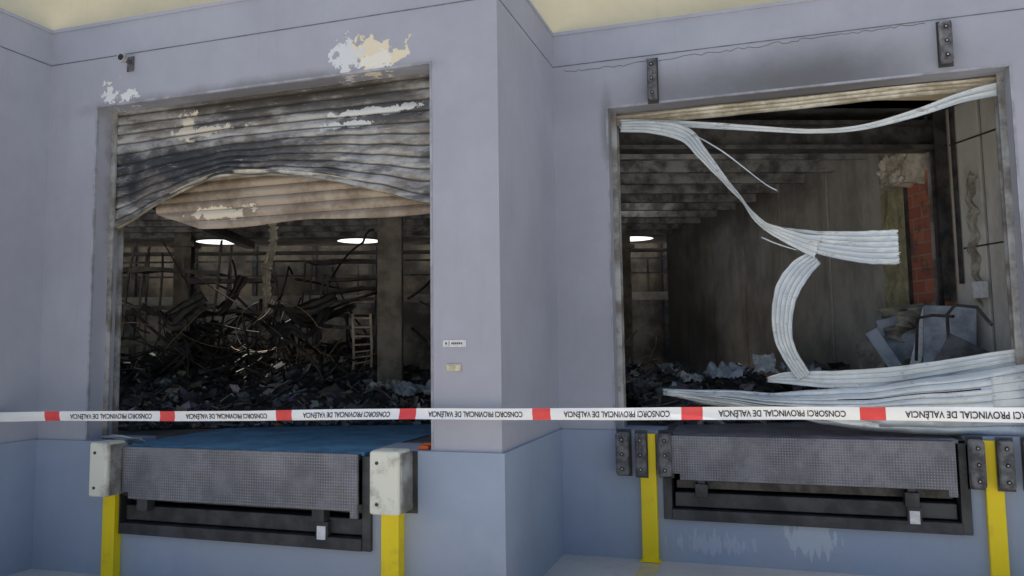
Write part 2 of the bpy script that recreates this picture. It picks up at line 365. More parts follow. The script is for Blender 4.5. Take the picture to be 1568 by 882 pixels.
# ---- partition wall ----
W0=Vector((2.0,7.78,0)); WD=Vector((-.462,.887,0)).normalized(); WN=Vector((-WD.y,WD.x,0))
def PW(t,n,z): 
    p=W0+WD*t+WN*n; return Vector((p.x,p.y,z))
part=empty('partition_wall')
ts=[-.75,.22,1.63,2.7,3.85,4.95,6.1,7.2,8.15]
boxes('panels',[(a+.016,b-.016,-.12,0,ZF,3.99) for a,b in zip(ts,ts[1:])],M_part,part,frame=PW,bevel=.012)
boxes('panel_core',[(-.75,8.15,-.13,-.03,ZF,3.98)],M_seamB,part,frame=PW)
boxes('exposed_brickwork',[(.62,1.2,.004,.03,2.08,3.45)],M_brick,part,frame=PW)
boxes('horizontal_seam',[(-.75,.5,.002,.006,2.62,2.635),(-.75,.6,.002,.006,3.62,3.635)],M_seamB,part,frame=PW)
def rough_slab(name,t0,t1,z0,z1,n0,amp,mat,par,seed=0,nt=26,nz=60,edge=.04):
    v=[];f=[]
    for i in range(nt+1):
        for j in range(nz+1):
            a=i/nt;b=j/nz
            t=t0+(t1-t0)*a; z=z0+(z1-z0)*b
            eb=min(a,1-a,b,1-b)
            q=mnoise.fractal(Vector((t*6+seed,z*6,seed)),.8,2.,4)
            t+=edge*mnoise.noise(Vector((z*9,seed+3,0)))*(1 if a in(0,1) else .5)
            z+=edge*mnoise.noise(Vector((t*9,seed+9,0)))*(1 if b in(0,1) else .2)
            v.append(PW(t,n0*(1 if eb>0 else 0)+amp*q*(1 if eb>0 else 0)+.003,z))
    for i in range(nt):
        for j in range(nz):
            k=i*(nz+1)+j; f.append((k,k+1,k+nz+2,k+nz+1))
    return pydata(name,v,f,mat,par,False)
rough_slab('insulation_strip',1.24,1.63,2.0,3.88,.05,.02,M_lime,part,1)
rough_slab('insulation_edge',.31,.38,2.1,3.3,.04,.03,M_wheap,part,5,edge=.12)
rough_slab('wool_block',.92,1.38,3.34,3.74,.22,.06,M_wool,part,8,nt=30,nz=30,edge=.06)
boxes('vertical_rails',[(.60,.68,.03,.10,2.15,3.98),(.76,.79,.03,.07,2.0,3.98),(1.20,1.225,.03,.06,2.05,3.7),(.5,.53,.02,.05,2.3,3.98)],M_steel,part,frame=PW)
boxes('light_rail',[(.84,.855,.03,.06,2.0,3.98)],M_guide,part,frame=PW)
boxes('junction_box',[(.2,.32,.03,.1,2.15,2.3)],M_label,part,frame=PW,bevel=.006)

# ================= frame trims / guides =================
for tag,x1,x2,y,mt in (('a',XL1,XL2,Y1,M_wallL),('b',XR1,XR2,Y2,M_wallR)):
    g=.003
    boxes('opening_edge_'+tag,[(x1-.014,x1+g,y-.004,y+.02,ZL+.002,ZO-g),(x2-g,x2+.014,y-.004,y+.02,ZL+.002,ZO-g),(x1-.014,x2+.014,y-.004,y+.02,ZO-g,ZO+.014)],simple('edge_angle_paint_'+tag,(.44,.45,.50),(.28,.28,.31),5),bld)
    boxes('shutter_guides_'+tag,[(x1+.001,x1+.05,y+.16,y+.18,ZF,ZO),(x1+.001,x1+.05,y+.26,y+.28,ZF,ZO),(x2-.05,x2-.001,y+.16,y+.18,ZF,ZO),(x2-.05,x2-.001,y+.26,y+.28,ZF,ZO)],M_guide,bld)

# ================= left shutter =================
sh=empty('roller_shutter_door')
bot=[(-5.385,2.84),(-5.2,2.89),(-4.91,3.01),(-4.51,3.14),(-4.18,3.205),(-3.74,3.18),(-3.26,3.11),(-2.80,2.99),(-2.40,2.87),(-2.29,2.87)]
nx,nz=160,240; v=[];f=[];at=[]
slat=.082; H=.95
for i in range(nx+1):
    x=XL1+.004+(XL2-XL1-.008)*i/nx; zb=lerp_tab(bot,x)
    for j in range(nz+1):
        t=j/nz
        base=(ZO+.05)-t*H
        z=base+(zb-(ZO+.05-H))*(t**2.2)
        z+=.016*t*mnoise.noise(Vector((x*2.5,t*3,1)))
        ph=(t*H/slat)%1.0
        rib=.026*math.sin(math.pi*min(1,ph*1.02))**.6*(.55+.45*ph)
        y=Y1+.20-rib
        y-=.10*t**5*(1-abs((x+3.83)/1.55)**2)
        y+=.035*t*mnoise.noise(Vector((x*1.7,t*2.2,4)))+.018*mnoise.noise(Vector((x*5,t*9,9)))*t+.006*mnoise.noise(Vector((x*9,int(t*H/slat)*3.3,9)))
        if t>.95: y+=.25*(t-.95); 
        v.append((x,y,z)); at.append(min(ph,1-ph)*2)
for i in range(nx):
    for j in range(nz):
        k=i*(nz+1)+j; f.append((k,k+1,k+nz+2,k+nz+1))
o=pydata('burnt_curtain',v,f,M_burnt,sh,True); set_attr(o,'groove',at)
P=[(x,Y1+.19-.10*(1-abs((x+3.83)/1.55)**2)+.02,lerp_tab(bot,x)+.012,.024,0) for x in [-5.37,-5.2,-4.91,-4.51,-4.18,-3.74,-3.26,-2.8,-2.4,-2.3]]
ribbon('bottom_rail',P,M_cream,sh,ribs=2,amp=.012)
v=[];f=[];nx,nz=90,90;at=[]
for i in range(nx+1):
    x=-4.95+2.65*i/nx
    zt=3.35; zb=2.80+.03*mnoise.noise(Vector((x*1.3,0,2)))+max(0,(-4.5-x))*.35
    for j in range(nz+1):
        t=j/nz; z=zt+(zb-zt)*t; g=abs(math.sin(math.pi*(z/slat)))
        v.append((x,Y1+.245-.02*g+.02*mnoise.noise(Vector((x*2,z*3,5))),z)); at.append(g)
for i in range(nx):
    for j in range(nz):
        k=i*(nz+1)+j; f.append((k,k+1,k+nz+2,k+nz+1))
o=pydata('rear_curtain_layer',v,f,M_rear,sh,True); set_attr(o,'groove',at)
cyl('shutter_roll',(-3.83,Y1+.45,3.92),(1,0,0),.16,3.0,M_steel,sh)

# ================= right shutter remains =================
sr=empty('roller_shutter_door')
y=Y2+.2
ribbon('top_slats',[(-1.26,y,3.80,.045,0),(-.6,y,3.80,.05,0),(.3,y,3.80,.05,0),(1.1,y,3.81,.05,0),(1.83,y,3.80,.05,0)],M_cream,sr,ribs=3,amp=.012)
ribbon('lintel_seal',[(-1.26,y+.03,3.86,.03,0),(.3,y+.03,3.865,.03,0),(1.83,y+.03,3.86,.03,0)],M_cream,sr,ribs=1,amp=.01)
ribbon('sagging_slat',[(-1.20,y-.02,3.77,.04,0),(-.8,y-.03,3.73,.03,10),(-.33,y-.05,3.655,.026,20),(.1,y-.06,3.58,.022,30),(.45,y-.06,3.53,.02,35),(.8,y-.05,3.53,.022,25),(1.2,y-.03,3.61,.032,10),(1.55,y-.02,3.71,.045,0),(1.82,y-.02,3.75,.055,0)],M_white,sr,ribs=2,amp=.01)
ribbon('torn_hanging_strip',[(-1.19,y-.03,3.735,.045,0),(-.9,y-.05,3.70,.055,10),(-.62,y-.08,3.60,.065,20),(-.48,y-.1,3.42,.055,30),(-.34,y-.11,3.22,.04,45),(-.2,y-.11,3.03,.022,60),(-.04,y-.12,2.80,.028,45),(.12,y-.12,2.69,.05,25),(.3,y-.12,2.60,.07,10),(.42,y-.12,2.555,.10,5)],M_white,sr,ribs=4,amp=.010,n=120)
ribbon('flag_strip',[(.0,y-.10,2.745,.02,20),(.15,y-.10,2.69,.045,10),(.4,y-.11,2.60,.09,0),(.7,y-.11,2.545,.125,-5),(.9,y-.10,2.53,.14,-5),(1.02,y-.09,2.53,.135,0)],M_white,sr,ribs=6,amp=.013)
ribbon('hanging_tail',[(.40,y-.10,2.47,.06,0),(.28,y-.11,2.38,.09,10),(.17,y-.12,2.22,.095,10),(.12,y-.12,2.02,.085,15),(.12,y-.11,1.82,.075,20),(.18,y-.09,1.65,.065,20),(.27,y-.08,1.50,.055,10)],M_white,sr,ribs=5,amp=.012)
ribbon('torn_filament',[(-.55,y-.05,3.60,.006,0),(-.3,y-.06,3.42,.006,0),(0,y-.07,3.14,.005,0),(.12,y-.08,3.05,.005,0)],M_white,sr,ribs=1,amp=.001,n=30)
ribbon('torn_filament_b',[(-.02,y-.1,2.66,.005,0),(.1,y-.1,2.60,.005,0),(.25,y-.1,2.54,.005,0)],M_white,sr,ribs=1,amp=.001,n=20)
top=[(-.88,1.395),(-.4,1.39),(.0,1.37),(.3,1.40),(.7,1.42),(1.2,1.50),(1.86,1.60)]
btm=[(-.88,1.33),(-.4,1.26),(0,1.20),(.4,1.12),(.8,1.08),(1.3,1.06),(1.86,1.055)]
nx,nz=170,150; v=[];f=[];at=[]
for i in range(nx+1):
    x=-.88+(1.86+.88-.012)*i/nx
    a,b=lerp_tab(top,x),lerp_tab(btm,x)
    for j in range(nz+1):
        t=j/nz; z=a+(b-a)*t
        z+=.022*mnoise.noise(Vector((x*1.6,t*2.5,1)))
        w=min(1,(x+.95)/.9)
        yy=y-.03-.17*math.sin(math.pi*min(1,t*.9+.1))*w*(1 if x<1.5 else max(.25,1-(x-1.5)*2.0))
        g=abs(math.sin(math.pi*(t*8+.5*mnoise.noise(Vector((x*.9,t,2)))))); rr=g**.6
        yy-=.024*rr*w
        yy-=.05*mnoise.noise(Vector((x*2.1,t*5,6)))+.014*mnoise.noise(Vector((x*6,t*9,6)))
        if x>1.6: yy=max(yy,y-.10)
        v.append((x,yy,z)); at.append(g)
for i in range(nx):
    for j in range(nz):
        k=i*(nz+1)+j
        x=v[k][0]; t=j/nz
        if .49<t<.535 and x<.55: continue
        if .735<t<.76 and -.2<x<1.1: continue
        if .24<t<.262 and .5<x<1.5: continue
        f.append((k,k+1,k+nz+2,k+nz+1))
o=pydata('collapsed_curtain',v,f,M_white,sr,True); set_attr(o,'groove',at); m=o.modifiers.new('s','SOLIDIFY'); m.thickness=.0015
ribbon('collapsed_top_fold',[(-.02,y-.02,1.475,.02,0),(.15,y-.05,1.49,.05,0),(.5,y-.07,1.48,.07,5),(.9,y-.07,1.50,.075,5),(1.3,y-.05,1.56,.07,0),(1.84,y-.01,1.655,.06,0)],M_white,sr,ribs=4,amp=.012)
ribbon('collapsed_lower_fold',[(-.85,y-.05,1.37,.025,0),(-.5,y-.10,1.33,.03,20),(0,y-.18,1.26,.03,30),(.5,y-.22,1.17,.03,30),(.8,y-.2,1.13,.02,20)],M_white,sr,ribs=1,amp=.01)

# ================= levellers =================
def leveler(x0,x1,y,lx0,lx1,zb,deckmat):
    e=empty('dock_leveler'); y0=y-.035
    zb0=.345
    boxes('pit_frame',[(x0,x0+.07,y0-.02,y+.10,zb0,ZF-.02),(x1-.07,x1,y0-.02,y+.10,zb0,ZF-.02),(x0+.07,x1-.07,y0-.03,y+.10,zb0,zb0+.085)],M_frame,e,bevel=.004)
    boxes('lower_beam',[(x0+.09,x1-.09,y-.01,y+.08,zb0+.10,zb0+.215)],M_frame,e,bevel=.006)
    boxes('toe_guard',[(x0+.1,x1-.1,y+.06,y+.09,zb0+.24,zb0+.30)],M_steel,e)
    z1,z0=ZF,zb; yl=y-.10
    pts=[(lx0,z1),(lx1,z1),(lx1,z0-.02),(lx1-.06,z0-.02),(lx1-.06,z0+.03),(lx0+.06,z0+.03),(lx0+.06,z0+.08),(lx0,z0+.08)]
    v=[(a,yl,b) for a,b in pts]+[(a,yl+.02,b) for a,b in pts]; n=len(pts)
    f=[tuple(reversed(range(n))),tuple(range(n,2*n))]+[(i,(i+1)%n,n+(i+1)%n,n+i) for i in range(n)]
    pydata('lip_plate',v,f,M_lip,e)
    boxes('lip_hinge_tube',[(lx0,lx1,y-.08,y-.035,ZF-.045,ZF-.004)],M_frame,e,bevel=.01)
    boxes('deck',[(x0+.06,x1-.06,y-.034,y+2.2,ZF-.02,ZF+.006)],deckmat,e)
    for k in (.115,.80):
        xx=x0+(x1-x0)*k
        boxes('lip_keeper',[(xx,xx+.10,y-.09,y+.0,zb0+.19,zb0+.30),(xx+.02,xx+.08,y-.075,y+.0,zb0+.30,zb0+.36)],M_frame,e,bevel=.006)
    xx=x0+(x1-x0)*.80
    boxes('keeper_plate',[(xx+.015,xx+.115,y-.06,y-.01,zb0+.06,zb0+.19)],M_frame,e,bevel=.004)
    boxes('inspection_label',[(xx+.03,xx+.10,y-.066,y-.061,zb0+.065,zb0+.16)],M_label,e)
    return e
leveler(-5.04,-2.74,Y1,-4.91,-2.82,.60,M_deck)
leveler(-.875,1.385,Y2,-.79,1.29,.645,M_lip)

# ================= bumpers =================
def cream_bumper(xa,xb,z0,z1,y,d):
    e=empty('dock_bumper')
    boxes('bumper_block',[(xa,xb,y-d,y-.03,z0,z1)],M_bump,e,bevel=.018,segs=3)
    boxes('mounting_plate',[(xa-.01,xb+.05,y-.03,y-.026+.0,z0-.02,z1-.02)],M_frame,e)
    boxes('side_plate',[(xb+.002,xb+.012,y-d+.03,y-.03,z0+.01,z1-.02)],M_guide,e)
    for zz in (z0+.07,z1-.08):
        cyl('bolt',(xa+.06,y-d-.002,zz),(0,1,0),.012,.01,M_frame,e,8)
cream_bumper(-5.12,-4.945,.655,1.075,Y1,.23)
cream_bumper(-2.66,-2.435,.645,1.075,Y1,.23)
def post(xa,xb,z1,y,d):
    e=empty('yellow_guard_post')
    boxes('channel_face',[(xa,xb,y-d,y-d+.012,0,z1)],M_yellow,e,bevel=.004)
    boxes('channel_flanges',[(xa,xa+.012,y-d+.0125,y-.026,0,z1),(xb-.012,xb,y-d+.0125,y-.026,0,z1)],M_yellow,e)
    boxes('foot_plate',[(xa-.02,xb+.02,y-d-.03,y-.026,0.004,.012)],M_yellow,e)
post(-5.10,-4.98,.652,Y1,.10); post(-2.625,-2.49,.642,Y1,.12)
post(-1.055,-.925,1.04,Y2,.09); post(1.482,1.60,1.04,Y2,.07)
def rubber(xa,xb,z0,z1,y,d,name='dock_bumper'):
    e=empty(name); xm=(xa+xb)/2; c=(z1-z0)
    boxes('rubber_block',[(xa,xb,y-d,y,z0,z1)],M_rubber,e,bevel=.022,segs=3)
    boxes('backing_plate',[(xa-.008,xb+.008,y-.0,y+.008,z0-.02,z1+.02)],M_frame,e)
    for q in (.16,.5,.84):
        cyl('bolt_recess',(xm,y-d-.001,z0+c*q),(0,1,0),.016,.006,M_void,e,12)
        cyl('bolt_head',(xm,y-d-.004,z0+c*q),(0,1,0),.008,.008,M_guide,e,6)
for xa,xb,yy,d in ((-1.25,-1.14,Y2-.034,.12),(-1.085,-.995,Y2-.098,.07),(-.895,-.79,Y2-.055,.11),(1.375,1.475,Y2-.055,.11),(1.56,1.66,Y2-.098,.07),(1.74,1.86,Y2-.034,.12)):
    rubber(xa,xb,.70,1.05,yy,d)
rubber(-.905,-.825,3.885,4.25,Y2-.01,.08,'door_stop_bracket')
rubber(1.365,1.455,3.93,4.26,Y2-.01,.08,'door_stop_bracket')
cb=empty('security_camera_bracket')
boxes('base',[(-5.075,-5.005,Y1-.012,Y1-.0035,4.14,4.27)],M_rubber,cb,bevel=.003)
cyl('arm',(-5.04,Y1-.05,4.22),(0,1,0),.018,.09,M_steel,cb); cyl('ring',(-5.04,Y1-.10,4.23),(0,1,0),.042,.03,M_guide,cb); cyl('lens',(-5.04,Y1-.117,4.23),(0,1,0),.026,.006,M_black,cb)
lb=empty('door_label_sign')
boxes('plate',[(-2.195,-2.02,Y1-.006,Y1-.002,1.785,1.835)],M_label,lb)
boxes('ink',[(-2.15,-2.147,Y1-.0085,Y1-.0065,1.79,1.83),(-2.178,-2.167,Y1-.0085,Y1-.0065,1.803,1.817)]+[(-2.13+i*.014,-2.122+i*.014,Y1-.0085,Y1-.0065,1.803,1.817) for i in range(6)],M_black,lb)
ks=empty('key_switch')
boxes('plate',[(-2.17,-2.06,Y1-.012,Y1-.002,1.615,1.665)],M_lblY,ks,bevel=.02,segs=4)
cyl('keyhole',(-2.115,Y1-.014,1.64),(0,1,0),.014,.006,M_guide,ks,12)

# ================= debris =================
PAL=[((.07,.07,.07),8),((.13,.13,.135),5),((.24,.24,.27),2.8),((.42,.43,.46),1.1),((.30,.22,.16),1.6),((.55,.50,.42),.8),((.72,.74,.78),.6),((.42,.22,.12),.4)]
def pick():
    r=random.random()*sum(w for _,w in PAL)
    for c,w in PAL:
        r-=w
        if r<0: return c
    return PAL[0][0]
def rubble(name,gen,n,size,hfun,grid,par=None):
    v=[];f=[];cols=[]
    (a0,a1,na),(b0,b1,nb)=grid; k0=0
    for i in range(na+1):
        for j in range(nb+1):
            a=a0+(a1-a0)*i/na; b=b0+(b1-b0)*j/nb
            v.append(gen(a,b,ZF+.01+hfun(a,b)))
    for i in range(na):
        for j in range(nb):
            k=i*(nb+1)+j; f.append((k,k+nb+1,k+nb+2,k+1)); g=random.uniform(.5,1.3); cols.append(tuple(.08*g for _ in range(3)))
    for _ in range(n):
        a=random.uniform(a0,a1); b=random.uniform(b0,b1); h=hfun(a,b)
        c=gen(a,b,ZF+h+random.uniform(0,.04)); s_=size*random.uniform(.35,1.5)**1.6
        dims=random.choice([(1,.6,.08),(1.6,.12,.1),(.6,.5,.3),(1.2,.8,.03),(.5,.4,.2)])
        R=Matrix.Rotation(random.uniform(0,6.28),3,'Z')@Matrix.Rotation(random.gauss(0,.45),3,'X')@Matrix.Rotation(random.gauss(0,.45),3,'Y')
        k=len(v); pc=pick(); 
        for q in [(-1,-1,-1),(1,-1,-1),(1,1,-1),(-1,1,-1),(-1,-1,1),(1,-1,1),(1,1,1),(-1,1,1)]:
            p=Vector([q[i]*dims[i]*s_*.5*random.uniform(.5,1.3) for i in range(3)]); v.append(c+R@p)
        for q in BF: f.append(tuple(k+i for i in q)); cols.append(tuple(x*random.uniform(.8,1.2) for x in pc))
    o=pydata(name,v,f,M_ash,par)
    ca=o.data.color_attributes.new('col','FLOAT_COLOR','CORNER')
    for p,c in zip(o.data.polygons,cols):
        for li in p.loop_indices: ca.data[li].color=(*c,1)
    return o
def h1(u,v):
    r=max(0,min(1,(v-8.0)/1.0)); q=mnoise.fractal(Vector((u*1.1,v*1.1,0)),.8,2.,4)
    return max(0,r*(.22+.20*q+ .05*(v-9)))
rubble('debris_pile',UV,11000,.12,h1,((-9,1.6,150),(7.8,12.5,60)))
def h2(u,v):
    q=mnoise.fractal(Vector((u*1.3,v*1.3,5)),.8,2.,4); r=max(0,min(1,(v-7.4)/.6))
    return r*max(.02,.32+.26*q-.12*max(0,u-2))
rubble('debris_pile',UV,5200,.115,h2,((1.65,5.0,70),(7.3,11.5,50)))
def h3(u,v): return max(.1,.55+.4*mnoise.fractal(Vector((u*.7,v*.7,9)),.8,2.,4)-abs(v-14.2)*.25-max(0,u+1.5)*.2)
rubble('debris_pile',UV,3500,.2,h3,((-10,3.0,100),(12.6,15.8,40)))
def tangle(name,n,ur,vr,z0,zr,seed,mat,r=(.008,.022),bend=.8,L_=(.6,2.),bev=1):
    random.seed(seed)
    cu=bpy.data.curves.new(name,'CURVE'); cu.dimensions='3D'; cu.bevel_depth=1; cu.bevel_resolution=bev
    for _ in range(n):
        u=random.uniform(*ur); v_=random.uniform(*vr); z=z0+random.random()**1.3*zr
        az=random.uniform(0,6.28); el=random.gauss(.1,.6); L=random.uniform(*L_); m=12
        d=Vector((math.cos(az)*math.cos(el),math.sin(az)*math.cos(el)*.5,math.sin(el))); ax=Vector((random.gauss(0,1),random.gauss(0,1),random.gauss(0,.5))).normalized()
        k=random.gauss(0,bend)*2.2/m; p=Vector((u,v_,z)); rad=random.uniform(*r)
        kink=random.randint(2,9); ka=random.gauss(0,.7)
        sp=cu.splines.new('POLY'); sp.points.add(m-1)
        for i in range(m):
            w=UV(p.x,p.y,max(ZF+.02,min(p.z,3.7))); sp.points[i].co=(*w,1); sp.points[i].radius=rad
            p=p+d*(L/m); d=(Matrix.Rotation(k+(ka if i==kink else 0),3,ax)@d)
    o=bpy.data.objects.new(name,cu); COL.objects.link(o); cu.materials.append(mat); return o
M_rebar=simple('burnt_steel_bars',(.11,.10,.095),(.035,.035,.035),3,.5,.4,0,0)
M_copper=simple('rust_bars',(.52,.38,.26),(.18,.12,.08),3,.5,.4,0,0)
tangle('twisted_steel_wreckage',40,(-5.0,-2.8),(10.8,12.2),1.3,1.2,3,M_rebar,(.010,.024),.6,(.8,2.2),0)
tangle('twisted_steel_wreckage',110,(-4.4,-2.6),(10.8,12.2),1.2,1.0,13,M_rebar,(.006,.014),1.5,(.5,1.6))
tangle('twisted_steel_wreckage',8,(-4.6,-2.2),(10.4,11.6),1.5,1.0,4,M_copper,(.005,.010),.6)
tangle('twisted_steel_wreckage',55,(-2.6,-1.6),(11.0,12.0),1.25,.5,5,M_copper,(.005,.012),1.8,(.3,.9))
tangle('twisted_steel_wreckage',40,(-3.6,-1.4),(9.4,10.6),1.15,.35,8,M_rebar,(.008,.02),.8,(.4,1.2))
tangle('twisted_steel_wreckage',30,(2.1,2.6),(11.5,13.5),1.3,.5,6,M_copper,(.006,.014),1.2,(.3,.8))
tangle('twisted_steel_wreckage',26,(-8,-.9),(12.5,15.5),1.8,1.2,12,M_rebar,(.012,.03),.3,(1,3),0)
sd_=empty('collapsed_shelving')
random.seed(21)
for i in range(24):
    u=random.uniform(-4.9,-2.7); v_=random.uniform(10.9,12.2); z=random.uniform(1.3,2.45); L=random.uniform(.5,1.1); sl_=random.gauss(0,.35)
    P=[]
    for k in range(4):
        t=k/3; p=UV(u+L*t,v_+random.uniform(-.1,.1),z+sl_*t-.22*math.sin(math.pi*t)*random.uniform(.4,1.3)+random.uniform(-.05,.05)); P.append((p.x,p.y,p.z,random.uniform(.03,.12),random.uniform(20,85)))
    ribbon('shelf_deck',P,random.choice([M_steel,M_rebar,M_rebar,M_frame]),sd_,ribs=2,amp=.02,n=24,ragged=.3)
def rack(u,v,w,z0,z1,lean,mat,step=.11,t=.022,d=0):
    e=empty('storage_rack_frame'); L=[]
    def fr(a,b,c):
        k=lean*(c-z0)+.05*mnoise.noise(Vector((c*1.4,u,a*.5)))
        return UV(u+a+k,v+b+.3*lean*(c-z0),c+.10*mnoise.noise(Vector((a*1.5,u,c*2))))
    L=[]
    zz=z0
    while zz<z1-.01:
        z2=min(z1,zz+.25)
        L+=[(0,.03,0,.03,zz,z2),(w,w+.03,0,.03,zz,z2)]
        if d: L+=[(0,.03,d,d+.03,zz,z2),(w,w+.03,d,d+.03,zz,z2)]
        zz+=.25
    z=z0+.08
    while z<z1:
        ns=max(1,int(w/.25))
        for q in range(ns):
            a,b=.03+(w-.03)*q/ns,.03+(w-.03)*(q+1)/ns
            L.append((a,b,.0,.02,z,z+t))
            if d: L.append((a,b,.02,d,z+t*.4,z+t*.4+.012))
        z+=step
    boxes('ladder_frame',L,mat,e,frame=fr)
M_rk=simple('scorched_rack_paint',(.70,.60,.48),(.32,.25,.19),3,.5,.2)
M_rkd=simple('burnt_rack_paint',(.18,.16,.14),(.055,.05,.045),3,.5,.2)
rack(-1.60,10.6,.24,1.45,2.25,-.03,M_rk); rack(-1.28,10.9,.10,1.45,2.2,.04,M_rk)
rack(-5.3,11.9,1.3,1.2,3.4,.10,M_rkd,.55,.06,.5); rack(-4.0,12.1,1.2,1.2,3.1,-.20,M_rkd,.5,.06,.5)
rack(-2.55,12.3,.9,1.2,3.0,.12,M_rkd,.4,.05,.4)
rack(-6.9,13.4,1.4,1.2,3.5,.02,M_rkd,.6,.07,.6); rack(-3.1,14.0,1.3,1.2,3.3,.05,M_rkd,.5,.06,.6)
hs=empty('hanging_roof_sheet')
Pp=[UV(-3.05,11.95,3.95),UV(-3.0,11.9,3.4),UV(-3.08,11.85,2.9),UV(-3.02,11.8,2.3)]
ribbon('sheet',[(p.x,p.y,p.z,w_,t_) for p,w_,t_ in zip(Pp,(.07,.10,.06,.08),(0,20,-15,10))],M_cream,hs,ribs=3,amp=.02,ragged=.8)

# fallen panels and scrap by the partition (right bay)
sc_=empty('fallen_wall_panel')
def slab(name,t,n,z,w,d,h,rx_,ry,rz_,mat):
    o=boxes(name,[(-w/2,w/2,-d/2,d/2,0,h)],mat,sc_,bevel=.006)
    R=Matrix.Rotation(math.radians(rz_),4,'Z')@Matrix.Rotation(math.radians(rx_),4,'X')@Matrix.Rotation(math.radians(ry),4,'Y')
    o.data.transform(Matrix.Translation(PW(t,n,z))@R); return o
slab('panel_a',.35,.35,1.5,.42,.05,.60,-12,4,-6,M_slabB)
slab('panel_b',.95,.30,1.5,.34,.04,.55,-14,-14,-15,M_slabB)
slab('panel_c',1.35,.35,1.45,.20,.04,.60,-16,6,-25,M_slabB)
slab('pale_board',.62,.52,1.45,.09,.03,.66,-8,14,-10,M_label)
slab('board_d',1.15,.55,1.45,.26,.03,.42,-30,-25,-40,M_wheap)
slab('board_e',.1,.55,1.45,.35,.08,.35,-10,30,-10,M_steel)
slab('board_f',.8,.5,1.45,.12,.03,.5,-8,-30,-10,M_slabB)
rough_slab('wool_heap',.85,1.25,1.5,2.12,.25,.35,M_wheap,sc_,20,nt=30,nz=30,edge=.25)
cu=bpy.data.curves.new('bent_pipe','CURVE'); cu.dimensions='3D'; cu.bevel_depth=.014; cu.bevel_resolution=3
for pts in ([(.15,.5,1.55),(.15,.5,2.0),(.05,.5,2.08),(-.2,.5,2.05),(-.35,.5,1.9)],[(.45,.6,1.6),(.4,.6,1.98),(.2,.6,2.0),(-.05,.6,1.98)]):
    sp=cu.splines.new('POLY'); sp.points.add(len(pts)-1)
    for i,p in enumerate(pts): sp.points[i].co=(*PW(*p),1)
o=bpy.data.objects.new('bent_pipe',cu); COL.objects.link(o); cu.materials.append(M_steel); o.parent=sc_
def h4(t,n): return .32+.16*mnoise.fractal(Vector((t*2,n*2,3)),.8,2.,4)
rubble('debris_pile',PW,900,.13,h4,((-.5,2.6,40),(.02,.8,14)))
ps=empty('crumpled_sheet')
def crump(name,c,w,h,tilt,mat,seed,rz_=0):
    v=[];f=[];n=16
    R=Matrix.Rotation(math.radians(rz_),3,'Z')@Matrix.Rotation(math.radians(tilt),3,'X')
    for i in range(n+1):
        for j in range(n+1):
            a=i/n-.5;b=j/n-.5
            q=abs(mnoise.noise(Vector((a*4+seed,b*4,seed))))*.12
            a2=a*w*(1+.45*mnoise.noise(Vector((b*3,seed,1)))); b2=b*h*(1+.45*mnoise.noise(Vector((a*3,seed,2))))
            v.append(Vector(c)+R@Vector((a2,b2,q*min(w,h)*5)))
    for i in range(n):
        for j in range(n):
            k=i*(n+1)+j; f.append((k,k+n+1,k+n+2,k+1))
    pydata(name,v,f,mat,ps)
crump('sheet_a',(-.05,8.9,1.55),.24,.22,60,M_label,2,10)
crump('sheet_b',(-.45,8.6,1.46),.40,.25,20,M_slabB,5,-20)
crump('sheet_c',(.3,8.7,1.47),.32,.25,15,M_slabB,8,20)
crump('sheet_d',(-.75,8.3,1.42),.22,.16,20,M_guide,11,20)
crump('sheet_e',(-5.0,7.6,1.22),.28,.2,35,M_label,14,0)
crump('sheet_f',(-3.7,8.0,1.30),.45,.25,20,M_slabB,17,10)
crump('sheet_g',(-3.1,8.1,1.30),.36,.25,25,M_slabB,21,-10)
crump('sheet_h',(-4.2,8.2,1.33),.36,.2,20,M_guide,24,0)
sl=empty('crumpled_strip')
ribbon('strip',[(-5.33,Y1+.12,1.06,.03,60),(-5.15,Y1+.08,1.075,.035,50),(-5.0,Y1+.1,1.06,.03,70),(-4.88,Y1+.06,1.065,.03,50)],M_white,sl,ribs=2,amp=.012,n=30)
og=empty('orange_scrap'); boxes('scrap',[(-2.41,-2.33,Y1+.03,Y1+.10,1.058,1.085),(-2.38,-2.30,Y1+.06,Y1+.12,1.086,1.10)],simple('orange_plastic',(.75,.16,.04)),og,bevel=.006)

# ================= tape =================
tp=empty('barrier_tape')
TP=[(-5.915,4.78,1.276),(-4.56,5.0,1.285),(-3.47,5.08,1.300),(-2.4,5.10,1.318),(-1.76,5.09,1.33),(-1.30,5.03,1.345),(-.35,4.89,1.37),(.6,4.76,1.39),(1.3,4.68,1.405),(2.4,4.6,1.42)]
D=catmull(TP,600); cum=[0]
for a,b in zip(D,D[1:]): cum.append(cum[-1]+(Vector(b)-Vector(a)).length)
def TPos(s):
    s=max(0,min(s,cum[-1]-1e-6)); lo,hi=0,len(cum)-1
    while hi-lo>1:
        m_=(lo+hi)//2
        if cum[m_]<=s: lo=m_
        else: hi=m_
    t=(s-cum[lo])/(cum[hi]-cum[lo]); a,b=Vector(D[lo]),Vector(D[hi]); T=(b-a).normalized(); return a.lerp(b,t),T
def TSurf(s,h,off=0):
    p,T=TPos(s); tw=math.radians(9*math.sin(s*1.3)+6*math.sin(s*3.1)); up=Vector((0,0,1)); nrm=T.cross(up).normalized()
    upv=up*math.cos(tw)+nrm*math.sin(tw); nn=T.cross(upv).normalized()
    rip=.004*math.sin(h*60+s*3)+.003*math.sin(s*9)
    return p+upv*(h+.004*math.sin(s*2.3))+nn*(rip+off)
hw=.038; n=900; v=[];f=[];mi=[]
for i in range(n+1):
    s_=cum[-1]*i/n
    for j in range(5): v.append(TSurf(s_,-hw+2*hw*j/4))
S0=.455
PER=.995
